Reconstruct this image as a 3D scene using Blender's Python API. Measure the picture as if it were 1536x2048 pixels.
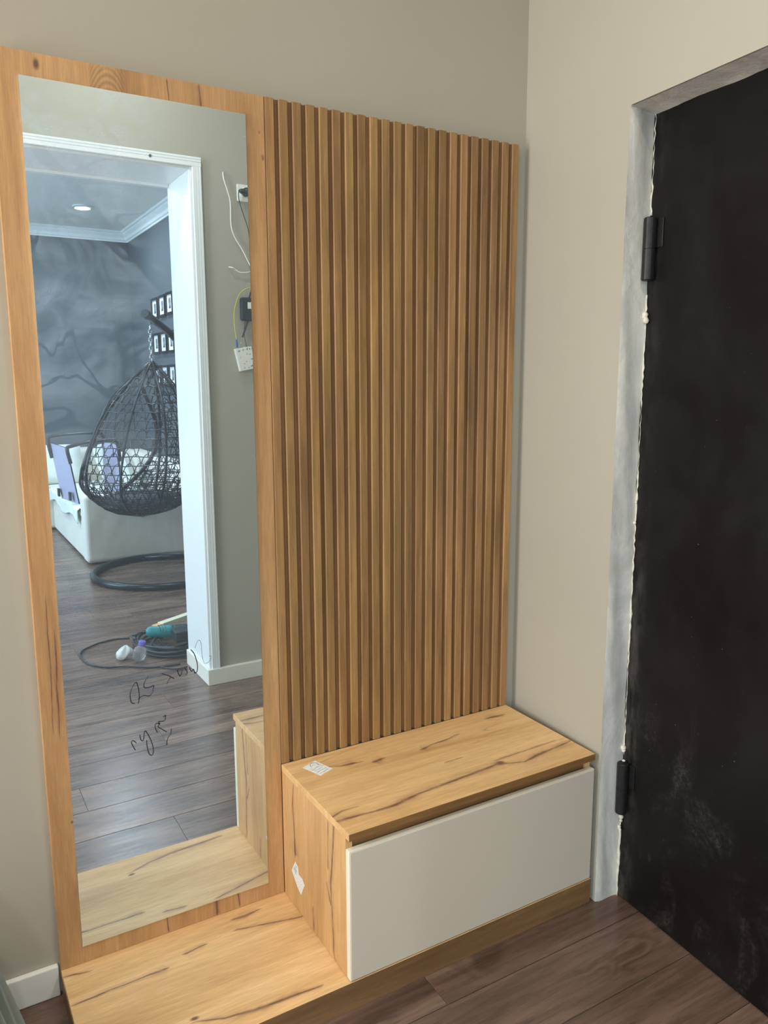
import bpy, math, random
from mathutils import Vector, Matrix
from math import sin, cos, pi, radians as Rd

# ------------------------------------------------------------------ clear
for o in list(bpy.data.objects): bpy.data.objects.remove(o)
scene = bpy.context.scene
COL = scene.collection
random.seed(7)

def lin(c):
    return tuple(((x/255)/12.92 if x/255 <= .04045 else ((x/255+.055)/1.055)**2.4) for x in c)
def lin4(c): return lin(c)+(1,)

# ------------------------------------------------------------------ camera
CAMP = Vector((-1.5555, -1.8435, 1.449)); YAW, PITCH, ROLL, FPX = .5313, -.1651, -.0031, 1569.2
fw = Vector((sin(YAW)*cos(PITCH), cos(YAW)*cos(PITCH), sin(PITCH)))
rt = fw.cross(Vector((0, 0, 1))).normalized(); up = rt.cross(fw)
r2 = rt*cos(ROLL)+up*sin(ROLL); u2 = -rt*sin(ROLL)+up*cos(ROLL)
cd = bpy.data.cameras.new('camera'); cam = bpy.data.objects.new('camera', cd); COL.objects.link(cam)
M = Matrix(((r2.x, u2.x, -fw.x), (r2.y, u2.y, -fw.y), (r2.z, u2.z, -fw.z))).to_4x4(); M.translation = CAMP
cam.matrix_world = M
cd.sensor_fit = 'HORIZONTAL'; cd.sensor_width = 36; cd.lens = 36*FPX/1536; cd.clip_start = .02
scene.camera = cam

# ------------------------------------------------------------------ world, exposure, big lights
w = bpy.data.worlds.new('world'); scene.world = w; w.use_nodes = True
w.node_tree.nodes['Background'].inputs[0].default_value = (.75, .87, 1, 1)
w.node_tree.nodes['Background'].inputs[1].default_value = 1.0
vs = scene.view_settings
vs.view_transform = 'Standard'; vs.look = 'None'; vs.exposure = 0.0; vs.gamma = 1.0; vs.use_curve_mapping = False

HALL_W = 7.5; HALL_C = (1, .95, .86)
HDAY_W = 68.0; HDAY_C = (1, .96, .90)
LIV_W = 26.0; LIV_C = (.86, .94, 1)
DAY_W = 140.0; DAY_C = (.64, .85, 1)

def area(name, loc, energy, color, size, shape='DISK', rot=(0, 0, 0), sy=None, spread=180):
    l = bpy.data.lights.new(name, 'AREA'); l.energy = energy; l.color = color; l.shape = shape; l.size = size
    if sy: l.size_y = sy
    l.spread = Rd(spread)
    o = bpy.data.objects.new(name, l); COL.objects.link(o); o.location = loc; o.rotation_euler = rot
    return o
# daylight entering through the living room window in the left wall (real y -4.7)
area('window_daylight', (-4.12, -4.6, 1.55), DAY_W, DAY_C, 1.9, 'RECTANGLE', (0, -pi/2, 0), 2.2)

# light entering through the glazed opening at the left end of the hall
area('hall_window_light', (-3.42, -.56, 1.6), HDAY_W, HDAY_C, 1.9, 'RECTANGLE', (0, -pi/2, 0), .9)

# ------------------------------------------------------------------ layout constants (metres)
YM = -.0293                    # front of the mirror glass
def V(x, yv, z): return (x, 2*YM-yv, z)     # distance measured through the mirror -> real place
def VY(yv): return 2*YM-yv
XL, XM, XR, XS = -1.3787, -.8061, -.046, -.0443
TP = .0253; HT = 2.1; PZ = .0718; DP = .4098; BZ = .4455; DT = .4013
CEIL = 3.04
YO = VY(1.71)                  # hall side of the wall with the wide opening
YO2 = VY(2.045)                # its living room side
JX = -.44                      # right jamb of the opening
JX2 = -2.45                    # left jamb
OZ = 2.375
YF = VY(7.2); XSIDE = .55; XLEFT = -4.2; XHALL = -3.4
SL = .077

# ------------------------------------------------------------------ node helpers
class NT:
    def __init__(s, name):
        s.m = bpy.data.materials.new(name); s.m.use_nodes = True; s.t = s.m.node_tree; s.t.nodes.clear()
        s.out = s.n('ShaderNodeOutputMaterial'); s.b = s.n('ShaderNodeBsdfPrincipled'); s.l(s.b.outputs[0], s.out.inputs[0])
    def n(s, t, **k):
        x = s.t.nodes.new(t)
        for a, b in k.items(): setattr(x, a, b)
        return x
    def l(s, a, b): s.t.links.new(a, b)
    def set(s, sock, v):
        if hasattr(v, 'is_output') or isinstance(v, bpy.types.NodeSocket): s.l(v, sock)
        else: sock.default_value = v
    def math(s, op, a, b=None, c=None, clamp=False):
        x = s.n('ShaderNodeMath', operation=op); x.use_clamp = clamp
        s.set(x.inputs[0], a)
        if b is not None: s.set(x.inputs[1], b)
        if c is not None: s.set(x.inputs[2], c)
        return x.outputs[0]
    def obj(s): return s.n('ShaderNodeTexCoord').outputs['Object']
    def mapping(s, v, scale=(1, 1, 1), loc=(0, 0, 0), rot=(0, 0, 0)):
        x = s.n('ShaderNodeMapping'); s.l(v, x.inputs[0]); s.set(x.inputs['Scale'], scale); s.set(x.inputs['Location'], loc); s.set(x.inputs['Rotation'], rot)
        return x.outputs[0]
    def noise(s, v, scale=1, detail=4, rough=.5, dist=0):
        x = s.n('ShaderNodeTexNoise'); s.l(v, x.inputs['Vector']); x.inputs['Scale'].default_value = scale
        x.inputs['Detail'].default_value = detail; x.inputs['Roughness'].default_value = rough; x.inputs['Distortion'].default_value = dist
        return x.outputs[0]
    def ramp(s, f, stops, interp='LINEAR'):
        x = s.n('ShaderNodeValToRGB'); s.l(f, x.inputs[0]); r = x.color_ramp; r.interpolation = interp
        while len(r.elements) < len(stops): r.elements.new(.5)
        for e, (p, c) in zip(r.elements, stops): e.position = p; e.color = c if len(c) == 4 else c+(1,)
        return x.outputs[0]
    def mr(s, f, a, b, c=0, d=1, smooth=True):
        x = s.n('ShaderNodeMapRange'); x.interpolation_type = 'SMOOTHSTEP' if smooth else 'LINEAR'
        s.l(f, x.inputs[0])
        for i, q in enumerate((a, b, c, d)): s.set(x.inputs[1+i], q)
        return x.outputs[0]
    def mix(s, f, a, b, mode='MIX'):
        x = s.n('ShaderNodeMix', data_type='RGBA', blend_type=mode)
        s.set(x.inputs[0], f); s.set(x.inputs[6], a); s.set(x.inputs[7], b)
        return x.outputs[2]
    def bump(s, h, strength=.2, dist=.002):
        x = s.n('ShaderNodeBump'); s.l(h, x.inputs['Height']); x.inputs['Strength'].default_value = strength; x.inputs['Distance'].default_value = dist
        s.l(x.outputs[0], s.b.inputs['Normal'])
    def bs(s, **k):
        for a, b in k.items():
            s.set(s.b.inputs[{'col': 'Base Color', 'rough': 'Roughness', 'metal': 'Metallic', 'spec': 'Specular IOR Level', 'coat': 'Coat Weight', 'trans': 'Transmission Weight', 'sheen': 'Sheen Weight'}[a]], b)

def plain(name, c, rough=.5, metal=0, spec=.5, var=.06, scale=30):
    t = NT(name); v = t.obj(); n = t.noise(v, scale, 4)
    a = lin4(c); d = tuple(max(0, x*(1-var*2)) for x in a[:3])+(1,); h = tuple(min(1, x*(1+var)) for x in a[:3])+(1,)
    t.bs(col=t.ramp(n, [(.3, d), (.7, h)]), rough=rough, metal=metal, spec=spec)
    return t.m

def emit(name, c, s):
    t = NT(name); t.bs(col=(0.9, .9, .9, 1)); t.b.inputs['Emission Color'].default_value = c+(1,); t.b.inputs['Emission Strength'].default_value = s
    return t.m

def wood(name, grain, light, mid, dark, cracks=(), knots=(), u=None, v=None, seed=0., rnd=False, crackcol=(96, 62, 58), auto=.5, rough=.48, arcs=()):
    """grain: axis index of the grain. u, v = (axis, lo, hi) in object space for placed cracks (polylines of (u, v, half width))."""
    t = NT(name); co = t.obj()
    if rnd:
        oi = t.n('ShaderNodeObjectInfo').outputs['Random']
        cv = t.n('ShaderNodeCombineXYZ'); t.l(t.math('MULTIPLY', oi, 37.0), cv.inputs[0]); t.l(t.math('MULTIPLY', oi, 19.0), cv.inputs[1]); t.l(t.math('MULTIPLY', oi, 53.0), cv.inputs[2])
        va = t.n('ShaderNodeVectorMath', operation='ADD'); t.l(co, va.inputs[0]); t.l(cv.outputs[0], va.inputs[1]); co2 = va.outputs[0]
    else: co2 = co
    def sc(al, ac):
        s_ = [ac]*3; s_[grain] = al; return tuple(s_)
    n1 = t.noise(t.mapping(co2, sc(1.1, 9), (seed, seed*1.7, seed*.6)), 1, 5, .6, .6)
    n2 = t.noise(t.mapping(co2, sc(3.5, 70), (seed, 3, 1)), 1, 6, .65, .3)
    n3 = t.noise(t.mapping(co2, sc(22, 420), (1, seed, 4)), 1, 3, .6)
    base = t.ramp(n1, [(.28, lin4(dark)), (.45, lin4(mid)), (.66, lin4(light))])
    g2 = t.mr(n2, .3, .7, *((.76, 1.12) if rnd else (.89, 1.06)))
    g3 = t.mr(n3, .35, .7, .90, 1.05)
    mul = t.math('MULTIPLY', g2, g3)
    cc = t.n('ShaderNodeCombineColor'); 
    for i in range(3): t.l(mul, cc.inputs[i])
    col = t.mix(1.0, base, cc.outputs[0], 'MULTIPLY')
    if rnd:
        tint = t.mr(oi, 0, 1, .84, 1.12, False); c3 = t.n('ShaderNodeCombineColor'); t.l(tint, c3.inputs[0]); t.l(t.math('MULTIPLY', tint, t.mr(t.math('FRACT', t.math('MULTIPLY', oi, 7.3)), 0, 1, .95, 1.03, False)), c3.inputs[1]); t.l(tint, c3.inputs[2])
        col = t.mix(1.0, col, c3.outputs[0], 'MULTIPLY')
    mask = None; halo = None
    def addm(m):
        nonlocal mask
        mask = m if mask is None else t.math('MAXIMUM', mask, m)
    if auto > 0:      # thin natural cracks of the oak print
        cw = t.noise(t.mapping(co2, sc(.9, 5.5), (seed+5, 2, seed)), 1, 3, .55, .9)
        ridge = t.mr(t.math('ABSOLUTE', t.math('SUBTRACT', cw, .5)), .0, .013, 1, 0)
        gate = t.mr(t.noise(t.mapping(co2, sc(2.1, 4.2), (9, seed, 2)), 1, 2), .55, .68, 0, 1)
        addm(t.math('MULTIPLY', t.math('MULTIPLY', ridge, gate), auto))
    sep = t.n('ShaderNodeSeparateXYZ'); t.l(co, sep.inputs[0])
    if u:
        wn = t.noise(t.mapping(co, sc(14, 40)), 1, 3)
        U = t.mr(sep.outputs[u[0]], u[1], u[2], 0, 1, False)
        Vv = t.math('ADD', sep.outputs[v[0]], t.math('MULTIPLY', t.math('SUBTRACT', wn, .5), .007))
        Vn = t.mr(Vv, v[1], v[2], 0, 1, False); vr = abs(v[2]-v[1])
        nu = lambda q: (q-u[1])/(u[2]-u[1]); nv = lambda q: (q-v[1])/(v[2]-v[1])
        br = t.mr(t.noise(t.mapping(co, sc(30, 90)), 1, 3), .3, .6, .55, 1); hn = t.noise(t.mapping(co, sc(16, 60), (3, 1, 7)), 1, 4, .6)
        for pts in cracks:
            P = sorted([(nu(a), nv(b), c_*1.7/vr) for a, b, c_ in pts])
            f1 = t.n('ShaderNodeFloatCurve'); f2 = t.n('ShaderNodeFloatCurve')
            for f, idx in ((f1, 1), (f2, 2)):
                cu = f.mapping.curves[0]; pp = [(q[0], q[idx]) for q in P]
                if idx == 2:
                    sc2 = 10.0; pp = [(a, min(1, b*sc2)) for a, b in pp]
                    pp = [(max(0, pp[0][0]-.02), 0)]+pp+[(min(1, pp[-1][0]+.02), 0)]
                    if pp[0][0] > 0: pp = [(0, 0)]+pp
                    if pp[-1][0] < 1: pp = pp+[(1, 0)]
                else:
                    pp = ([(0, pp[0][1])] if pp[0][0] > 0 else [])+pp+([(1, pp[-1][1])] if pp[-1][0] < 1 else [])
                while len(cu.points) < len(pp): cu.points.new(.5, .5)
                for q, (a, b) in zip(cu.points, pp): q.location = (a, max(0, min(1, b))); q.handle_type = 'VECTOR'
                f.mapping.use_clip = True; f.mapping.update(); t.l(U, f.inputs['Value'])
            d = t.math('ABSOLUTE', t.math('SUBTRACT', Vn, f1.outputs[0]))
            wd = t.math('ADD', t.math('MULTIPLY', f2.outputs[0], .1), .00005)
            q = t.math('SUBTRACT', 1.0, t.math('DIVIDE', d, wd), clamp=True)
            q = t.math('MULTIPLY', t.math('POWER', q, 1.3), br)
            on_ = t.mr(f2.outputs[0], 0.0, .004, 0, 1)
            addm(t.math('MULTIPLY', q, on_))
            h_ = t.math('SUBTRACT', 1.0, t.math('DIVIDE', d, t.math('MULTIPLY', wd, 3.4)), clamp=True)
            h_ = t.math('MULTIPLY', t.math('MULTIPLY', h_, t.mr(hn, .35, .65, .05, .62)), on_)
            halo = h_ if halo is None else t.math('MAXIMUM', halo, h_)
        for (a, b, ra, rb, st) in knots:
            du = t.math('DIVIDE', t.math('SUBTRACT', sep.outputs[u[0]], a), ra); dv = t.math('DIVIDE', t.math('SUBTRACT', Vv, b), rb)
            dd = t.math('SQRT', t.math('ADD', t.math('MULTIPLY', du, du), t.math('MULTIPLY', dv, dv)))
            addm(t.math('MULTIPLY', t.mr(dd, .25, 1.0, 1, 0), st))
    if halo is not None: col = t.mix(halo, col, lin4((150, 106, 80)))
    if mask is not None: col = t.mix(mask, col, lin4(crackcol))
    for (a, b, ra, rb) in arcs:          # cathedral figure: nested arches of the print
        du = t.math('DIVIDE', t.math('SUBTRACT', sep.outputs[u[0]], a), ra); dv = t.math('DIVIDE', t.math('SUBTRACT', Vv, b), rb)
        k = t.math('ADD', du, t.math('MULTIPLY', t.math('MULTIPLY', dv, dv), 1.2))
        st = t.math('MULTIPLY', t.math('ADD', t.math('SINE', t.math('MULTIPLY', k, 26)), 1), .5)
        lim = t.math('MULTIPLY', t.mr(t.math('ABSOLUTE', dv), .6, 1, 1, 0), t.mr(t.math('ABSOLUTE', du), .6, 1, 1, 0))
        col = t.mix(t.math('MULTIPLY', t.math('MULTIPLY', st, lim), .45), col, lin4(tuple(int(x*.62) for x in mid)))
    t.bs(col=col, rough=rough, spec=.4)
    t.bump(t.math('ADD', n2, n3), .12, .0006)
    return t.m

# ------------------------------------------------------------------ mesh helpers
class MB:
    def __init__(s, org=(0, 0, 0)): s.v = []; s.f = []; s.o = Vector(org)
    def add(s, vs_, fs):
        b = len(s.v); s.v += [tuple(Vector(p)-s.o) for p in vs_]; s.f += [tuple(i+b for i in f) for f in fs]; return s
    def box(s, x0, x1, y0, y1, z0, z1):
        x0, x1 = sorted((x0, x1)); y0, y1 = sorted((y0, y1)); z0, z1 = sorted((z0, z1))
        return s.add([(x0, y0, z0), (x1, y0, z0), (x1, y1, z0), (x0, y1, z0), (x0, y0, z1), (x1, y0, z1), (x1, y1, z1), (x0, y1, z1)],
                     [(0, 3, 2, 1), (4, 5, 6, 7), (0, 1, 5, 4), (1, 2, 6, 5), (2, 3, 7, 6), (3, 0, 4, 7)])
    def prism(s, poly, vec):        # polygon of 3d points extruded by vec
        n = len(poly); vec = Vector(vec); P = [Vector(p) for p in poly]
        nrm = Vector((0, 0, 0))
        for i in range(n): nrm += P[i].cross(P[(i+1) % n])
        if nrm.dot(vec) > 0: P.reverse()
        return s.add(P+[p+vec for p in P], [tuple(range(n)), tuple(range(2*n-1, n-1, -1))]+[(i, i+n, (i+1) % n+n, (i+1) % n) for i in range(n)])
    def tube(s, path, r, n=8, closed=False, cap=True):
        P = [Vector(p) for p in path]; m = len(P); rs = r if isinstance(r, (list, tuple)) else [r]*m
        vs_ = []; ref = None
        for i in range(m):
            if closed: tg = P[(i+1) % m]-P[i-1]
            else: tg = P[min(i+1, m-1)]-P[max(i-1, 0)]
            if tg.length < 1e-9: tg = Vector((0, 0, 1))
            tg.normalize()
            if ref is None: ref = Vector((0, 0, 1)) if abs(tg.z) < .9 else Vector((1, 0, 0))
            a = ref-tg*ref.dot(tg)
            if a.length < 1e-6: a = tg.orthogonal()
            a.normalize(); ref = a; b = tg.cross(a)
            for k in range(n): vs_.append(P[i]+(a*cos(2*pi*k/n)+b*sin(2*pi*k/n))*rs[i])
        fs = []
        for i in range(m if closed else m-1):
            j = (i+1) % m
            for k in range(n): fs.append((i*n+k, i*n+(k+1) % n, j*n+(k+1) % n, j*n+k))
        if cap and not closed: fs += [tuple(range(n-1, -1, -1)), tuple((m-1)*n+k for k in range(n))]
        return s.add(vs_, fs)
    def lathe(s, prof, c=(0, 0, 0), n=24, axis=(0, 0, 1)):
        ax = Vector(axis).normalized(); a = ax.orthogonal().normalized(); b = ax.cross(a); c = Vector(c); vs_ = []; fs = []
        for (r, z) in prof:
            for k in range(n): vs_.append(c+ax*z+(a*cos(2*pi*k/n)+b*sin(2*pi*k/n))*max(r, 1e-5))
        for i in range(len(prof)-1):
            for k in range(n): fs.append((i*n+k, i*n+(k+1) % n, (i+1)*n+(k+1) % n, (i+1)*n+k))
        fs += [tuple(range(n-1, -1, -1)), tuple((len(prof)-1)*n+k for k in range(n))]
        return s.add(vs_, fs)
    def build(s, name, mat, parent=None, bevel=0, smooth=False, sub=0, seg=2):
        me = bpy.data.meshes.new(name); me.from_pydata(s.v, [], s.f); me.update()
        me.materials.append(mat)
        o = bpy.data.objects.new(name, me); COL.objects.link(o)
        if parent is not None: o.parent = parent
        else: o.location = s.o
        if smooth:
            for p in me.polygons: p.use_smooth = True
        if bevel:
            m = o.modifiers.new('bevel', 'BEVEL'); m.width = bevel; m.segments = seg; m.limit_method = 'ANGLE'; m.angle_limit = Rd(40)
        if sub:
            m = o.modifiers.new('subdivision', 'SUBSURF'); m.levels = sub; m.render_levels = sub
        return o

def tag(o, label, cat=None, group=None, kind=None):
    o['label'] = label
    if cat: o['category'] = cat
    if group: o['group'] = group
    if kind: o['kind'] = kind
    return o
def thing(name, loc, label, cat, group=None, kind=None):
    o = bpy.data.objects.new(name, None); COL.objects.link(o); o.location = loc; o.empty_display_size = .05
    return tag(o, label, cat, group, kind)

def smooth_path(pts, k=6):
    P = [Vector(p) for p in pts]; out = []
    for i in range(len(P)-1):
        p0, p1, p2, p3 = P[max(i-1, 0)], P[i], P[i+1], P[min(i+2, len(P)-1)]
        for j in range(k):
            t = j/k
            out.append(.5*((2*p1)+(p2-p0)*t+(2*p0-5*p1+4*p2-p3)*t*t+(3*p1-p0-3*p2+p3)*t**3))
    return out+[P[-1]]

# ------------------------------------------------------------------ materials
def paint(name, c, var=.03, bump=.05):
    t = NT(name); co = t.obj(); n = t.noise(co, 1.6, 5, .6); f = t.noise(co, 260, 3)
    a = lin(c); t.bs(col=t.ramp(n, [(.3, tuple(x*(1-var) for x in a)), (.7, tuple(min(1, x*(1+var)) for x in a))]), rough=.62, spec=.35)
    t.bump(f, bump, .001); return t.m
M_WALL = paint('greige_wall_paint', (172, 166, 151))
M_LWALL = paint('slate_blue_wall_paint', (82, 88, 93))
M_CEIL = paint('white_ceiling_paint', (226, 226, 222))
M_TRIM = plain('white_trim_lacquer', (236, 239, 240), .35, var=.01)
M_BASE = plain('white_baseboard_lacquer', (232, 230, 218), .4, var=.01)

# floor planks
def floor_mat():
    t = NT('brown_laminate'); co = t.obj()
    oi = t.n('ShaderNodeObjectInfo').outputs['Random']
    cv = t.n('ShaderNodeCombineXYZ'); t.l(t.math('MULTIPLY', oi, 41.0), cv.inputs[0]); t.l(t.math('MULTIPLY', oi, 23.0), cv.inputs[1])
    va = t.n('ShaderNodeVectorMath', operation='ADD'); t.l(co, va.inputs[0]); t.l(cv.outputs[0], va.inputs[1]); c2 = va.outputs[0]
    n1 = t.noise(t.mapping(c2, (1.6, 11, 1)), 1, 5, .6, .8)
    n2 = t.noise(t.mapping(c2, (5, 75, 1)), 1, 5, .65, .4)
    n3 = t.noise(t.mapping(c2, (1.1, 5, 1), (4, 8, 0)), 1, 3, .5, 1.2)
    base = t.ramp(n1, [(.28, lin4((78, 59, 50))), (.5, lin4((114, 89, 75))), (.72, lin4((142, 115, 97)))])
    rings = t.math('MULTIPLY', t.math('ADD', t.math('SINE', t.math('MULTIPLY', n3, 120)), 1), .5)
    gate = t.mr(t.noise(t.mapping(c2, (2.2, 6, 1), (2, 5, 0)), 1, 2), .56, .66, 0, .42)
    col = t.mix(t.math('MULTIPLY', rings, gate), base, lin4((52, 38, 34)))
    g = t.mr(n2, .3, .7, .78, 1.12); tint = t.mr(oi, 0, 1, .86, 1.12, False)
    mul = t.math('MULTIPLY', g, tint); cc = t.n('ShaderNodeCombineColor')
    for i in range(3): t.l(mul, cc.inputs[i])
    col = t.mix(1, col, cc.outputs[0], 'MULTIPLY')
    t.bs(col=col, rough=t.mr(n2, .3, .7, .22, .34), spec=.55); t.bump(n2, .1, .0006); return t.m
M_FLOOR = floor_mat()
M_JOINT = plain('plank_joint', (132, 114, 100), .7)

OAK = dict(light=(240, 200, 146), mid=(226, 182, 126), dark=(204, 158, 106))

# ================================================================== STRUCTURE
# ---- floor: planks laid along x, one object each
fl = MB((0, 0, 0)).box(XHALL-.15, .75, YF-.15, .15, -.06, -.003).build('floor', M_JOINT)
tag(fl, 'dark brown laminate floor running through hall and living room', 'floor', kind='structure')
def planks(y_hi, y_lo, x0f, x1f, wdt=.179, ln=1.24, y0=-.51, ends={}):
    k = math.floor((y0-y_hi)/wdt)-1
    while True:
        a = y0-wdt*k; b = a-wdt; k += 1
        if a <= y_lo+.004: break
        a2 = min(a, y_hi); b2 = max(b, y_lo)
        if a2-b2 < .01: continue
        e = ends.get(k-1, random.uniform(-1.2, 0)); x = e
        xa = x0f((a2+b2)/2); xb = x1f((a2+b2)/2)
        while x > xa: x -= ln
        while x < xb:
            p, q = max(x, xa), min(x+ln, xb); x += ln
            if q-p < .02: continue
            m = MB(((p+q)/2, (a2+b2)/2, 0)); g = .0009
            m.box(p+g, q-g, b2+g, a2-g, -.0029, 0)
            m.build('plank', M_FLOOR, bevel=.0009, seg=1).parent = fl
            o = COL.objects[-1]; o.location = ((p+q)/2, (a2+b2)/2, 0)
planks(0, YO2-.0, lambda y: XHALL, lambda y: SL*y+.09, ends={-1: -.601, -2: -.2, 0: -.93, 1: -.55, 2: -1.173, 3: -.35, 4: -.8})
planks(YO2, YF, lambda y: XLEFT+.8, lambda y: XSIDE)

# ---- walls
tag(MB((-1.4, 0, 0)).box(XHALL-.15, .35, 0, .15, 0, CEIL).build('wall_back', M_WALL), 'greige painted wall behind the mirror and slat panel', 'wall', kind='structure')
# right wall (slightly out of square) with the entrance door opening
dirw = Vector((-SL, -1, 0)).normalized(); nrw = Vector((1, -SL, 0)).normalized()
def W(s, d, z): p = dirw*s+nrw*d; return (p.x, p.y, z)
SJ, SD2, ZL = .417, 1.335, 2.096
def wbox(m, s0, s1, d0, d1, z0, z1):
    P = [W(s0, d0, z0), W(s0, d1, z0), W(s1, d1, z0), W(s1, d0, z0)]
    return m.prism(P, (0, 0, z1-z0))
m = MB(W(.3, .1, 0)); wbox(m, 0, SJ, 0, .22, 0, CEIL); wbox(m, SJ, SD2, 0, .22, ZL, CEIL); wbox(m, SD2, 1.80, 0, .22, 0, CEIL)
tag(m.build('wall_right', M_WALL), 'greige painted wall holding the black entrance door', 'wall', kind='structure')
# wall with the wide opening to the living room
m = MB((0, YO, 0)); m.box(JX, .70, YO2, YO, 0, CEIL); m.box(JX2, JX, YO2, YO, OZ, CEIL); m.box(XLEFT-.15, JX2, YO2, YO, 0, CEIL)
tag(m.build('wall_front', M_WALL), 'greige wall with the wide cased opening, seen in the mirror', 'wall', kind='structure')
m = MB((XHALL, -.9, 0)); m.box(XHALL-.15, XHALL, YO, -1.01, 0, CEIL); m.box(XHALL-.15, XHALL, -.11, 0, 0, CEIL); m.box(XHALL-.15, XHALL, -1.01, -.11, 0, .6); m.box(XHALL-.15, XHALL, -1.01, -.11, 2.5, CEIL)
tag(m.build('wall_left', M_WALL), 'greige end wall of the hall', 'wall', kind='structure')
# living room
tag(MB((0, YF, 0)).box(XLEFT-.15, XSIDE+.15, YF-.15, YF, 0, CEIL).build('wall_far', M_LWALL), 'slate grey living room wall behind the white sofa', 'wall', kind='structure')
tag(MB((XSIDE, -4, 0)).box(XSIDE, XSIDE+.15, YF, YO2, 0, CEIL).build('wall_side', M_LWALL), 'slate grey living room wall with nine framed pictures', 'wall', kind='structure')
m = MB((XLEFT, -4, 0)); wy0, wy1, wz0, wz1 = -5.7, -3.5, .6, 2.5
m.box(XLEFT-.15, XLEFT, YF, wy0, 0, CEIL); m.box(XLEFT-.15, XLEFT, wy1, YO2, 0, CEIL); m.box(XLEFT-.15, XLEFT, wy0, wy1, 0, wz0); m.box(XLEFT-.15, XLEFT, wy0, wy1, wz1, CEIL)
tag(m.build('wall_window', M_LWALL), 'slate grey living room wall with a window', 'wall', kind='structure')
m = MB((XLEFT-.1, -4.6, wz0))
for a, b in ((wy0, wy0+.06), (wy1-.06, wy1), (-4.63, -4.57)): m.box(XLEFT-.13, XLEFT-.06, a, b, wz0, wz1)
m.box(XLEFT-.13, XLEFT-.06, wy0, wy1, wz0, wz0+.06); m.box(XLEFT-.13, XLEFT-.06, wy0, wy1, wz1-.06, wz1)
tag(m.build('window_1', M_TRIM, bevel=.003), 'white framed living room window', 'window', kind='structure')
m = MB((XHALL-.1, -.92, .6))
for a, b in ((-1.01, -.96), (-.16, -.11), (-.585, -.535)): m.box(XHALL-.13, XHALL-.07, a, b, .6, 2.5)
m.box(XHALL-.13, XHALL-.07, -1.01, -.11, .6, .65); m.box(XHALL-.13, XHALL-.07, -1.01, -.11, 2.45, 2.5)
tag(m.build('window_2', M_TRIM, bevel=.003), 'white framed window at the left end of the hall', 'window', kind='structure')
tag(MB((-1.8, -.9, CEIL)).box(XLEFT-.15, .75, YF-.15, .15, CEIL, CEIL+.1).build('ceiling', M_CEIL), 'white ceiling above hall and living room', 'ceiling', kind='structure')
# living floor extension to the window wall is covered by the base slab
MBX = MB((0, 0, 0)).box(XLEFT, XLEFT+.8, YF, YO2, -.0029, 0).build('floor_strip', M_FLOOR, fl)

# crown moulding of the living room
def crown(name, a, b, inward, label):
    a = Vector(a); b = Vector(b); n = Vector(inward)
    prof = [(0, 0), (0, -.105), (.012, -.105), (.016, -.092), (.03, -.085), (.036, -.06), (.062, -.036), (.07, -.022), (.084, -.018), (.09, 0)]
    m = MB(a); m.prism([a+n*p+Vector((0, 0, q-.0005)) for p, q in prof], b-a)
    return tag(m.build(name, M_TRIM), label, 'crown moulding', kind='structure')
crown('trim_1', (XLEFT, YF, CEIL), (XSIDE, YF, CEIL), (0, 1, 0), 'white crown moulding above the sofa wall')
crown('trim_2', (XSIDE, YF, CEIL), (XSIDE, YO2, CEIL), (-1, 0, 0), 'white crown moulding above the picture wall')

# casing and lining of the wide opening
cas = thing('trim_3', (JX, YO, 0), 'white casing lining the wide opening, reflected in the mirror', 'door casing', kind='structure')
def casing_profile(wd=.04):    # (across, proud)
    return [(0, 0), (0, .014), (.002, .016), (.017, .016), (.018, .0145), (.0195, .0145), (.0205, .0165), (.028, .0165), (.029, .015), (.0305, .015), (.0315, .017), (wd-.002, .017), (wd, .015), (wd, 0)]
def side_casing(x, sgn, yy, yd, z0, z1):
    m = MB((JX, YO, 0)); m.prism([(x+sgn*p, yy+yd*q, z0) for p, q in casing_profile()], (0, 0, z1-z0)); return m
o = side_casing(JX, 1, YO, 1, .075, OZ-.0005).build('side_casing', M_TRIM, cas)
o = side_casing(JX2, -1, YO, 1, .075, OZ-.0005).build('side_casing', M_TRIM, cas)
m = MB((JX, YO, 0)); m.prism([(JX2-.04, YO+q, OZ+p) for p, q in casing_profile()], (JX-JX2+.08, 0, 0)); m.build('head_casing', M_TRIM, cas)
m = MB((JX, YO, 0)).box(JX-.010, JX, YO2-.012, YO+.004, 0, OZ); m.build('jamb_lining', M_TRIM, cas, bevel=.002)
m = MB((JX, YO, 0)).box(JX2, JX2+.01, YO2-.012, YO+.004, 0, OZ); m.build('jamb_lining', M_TRIM, cas, bevel=.002)
m = MB((JX, YO, 0)).box(JX2+.01, JX-.01, YO2-.012, YO+.004, OZ-.01, OZ); m.build('head_lining', M_TRIM, cas, bevel=.002)
m = MB((JX, YO, 0)).box(JX2+.01, JX-.01, YO2-.022, YO2+.012, OZ-.022, OZ-.008); m.build('head_bead', M_TRIM, cas, bevel=.003)
m = MB((JX, YO, 0)).lathe([(.006, 0), (.006, .002), (.003, .003)], (-.62, YO+.0165, OZ+.02), 10, (0, 1, 0)); m.build('screw', plain('screw_steel', (120, 120, 120), .3, .8), cas)

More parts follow.
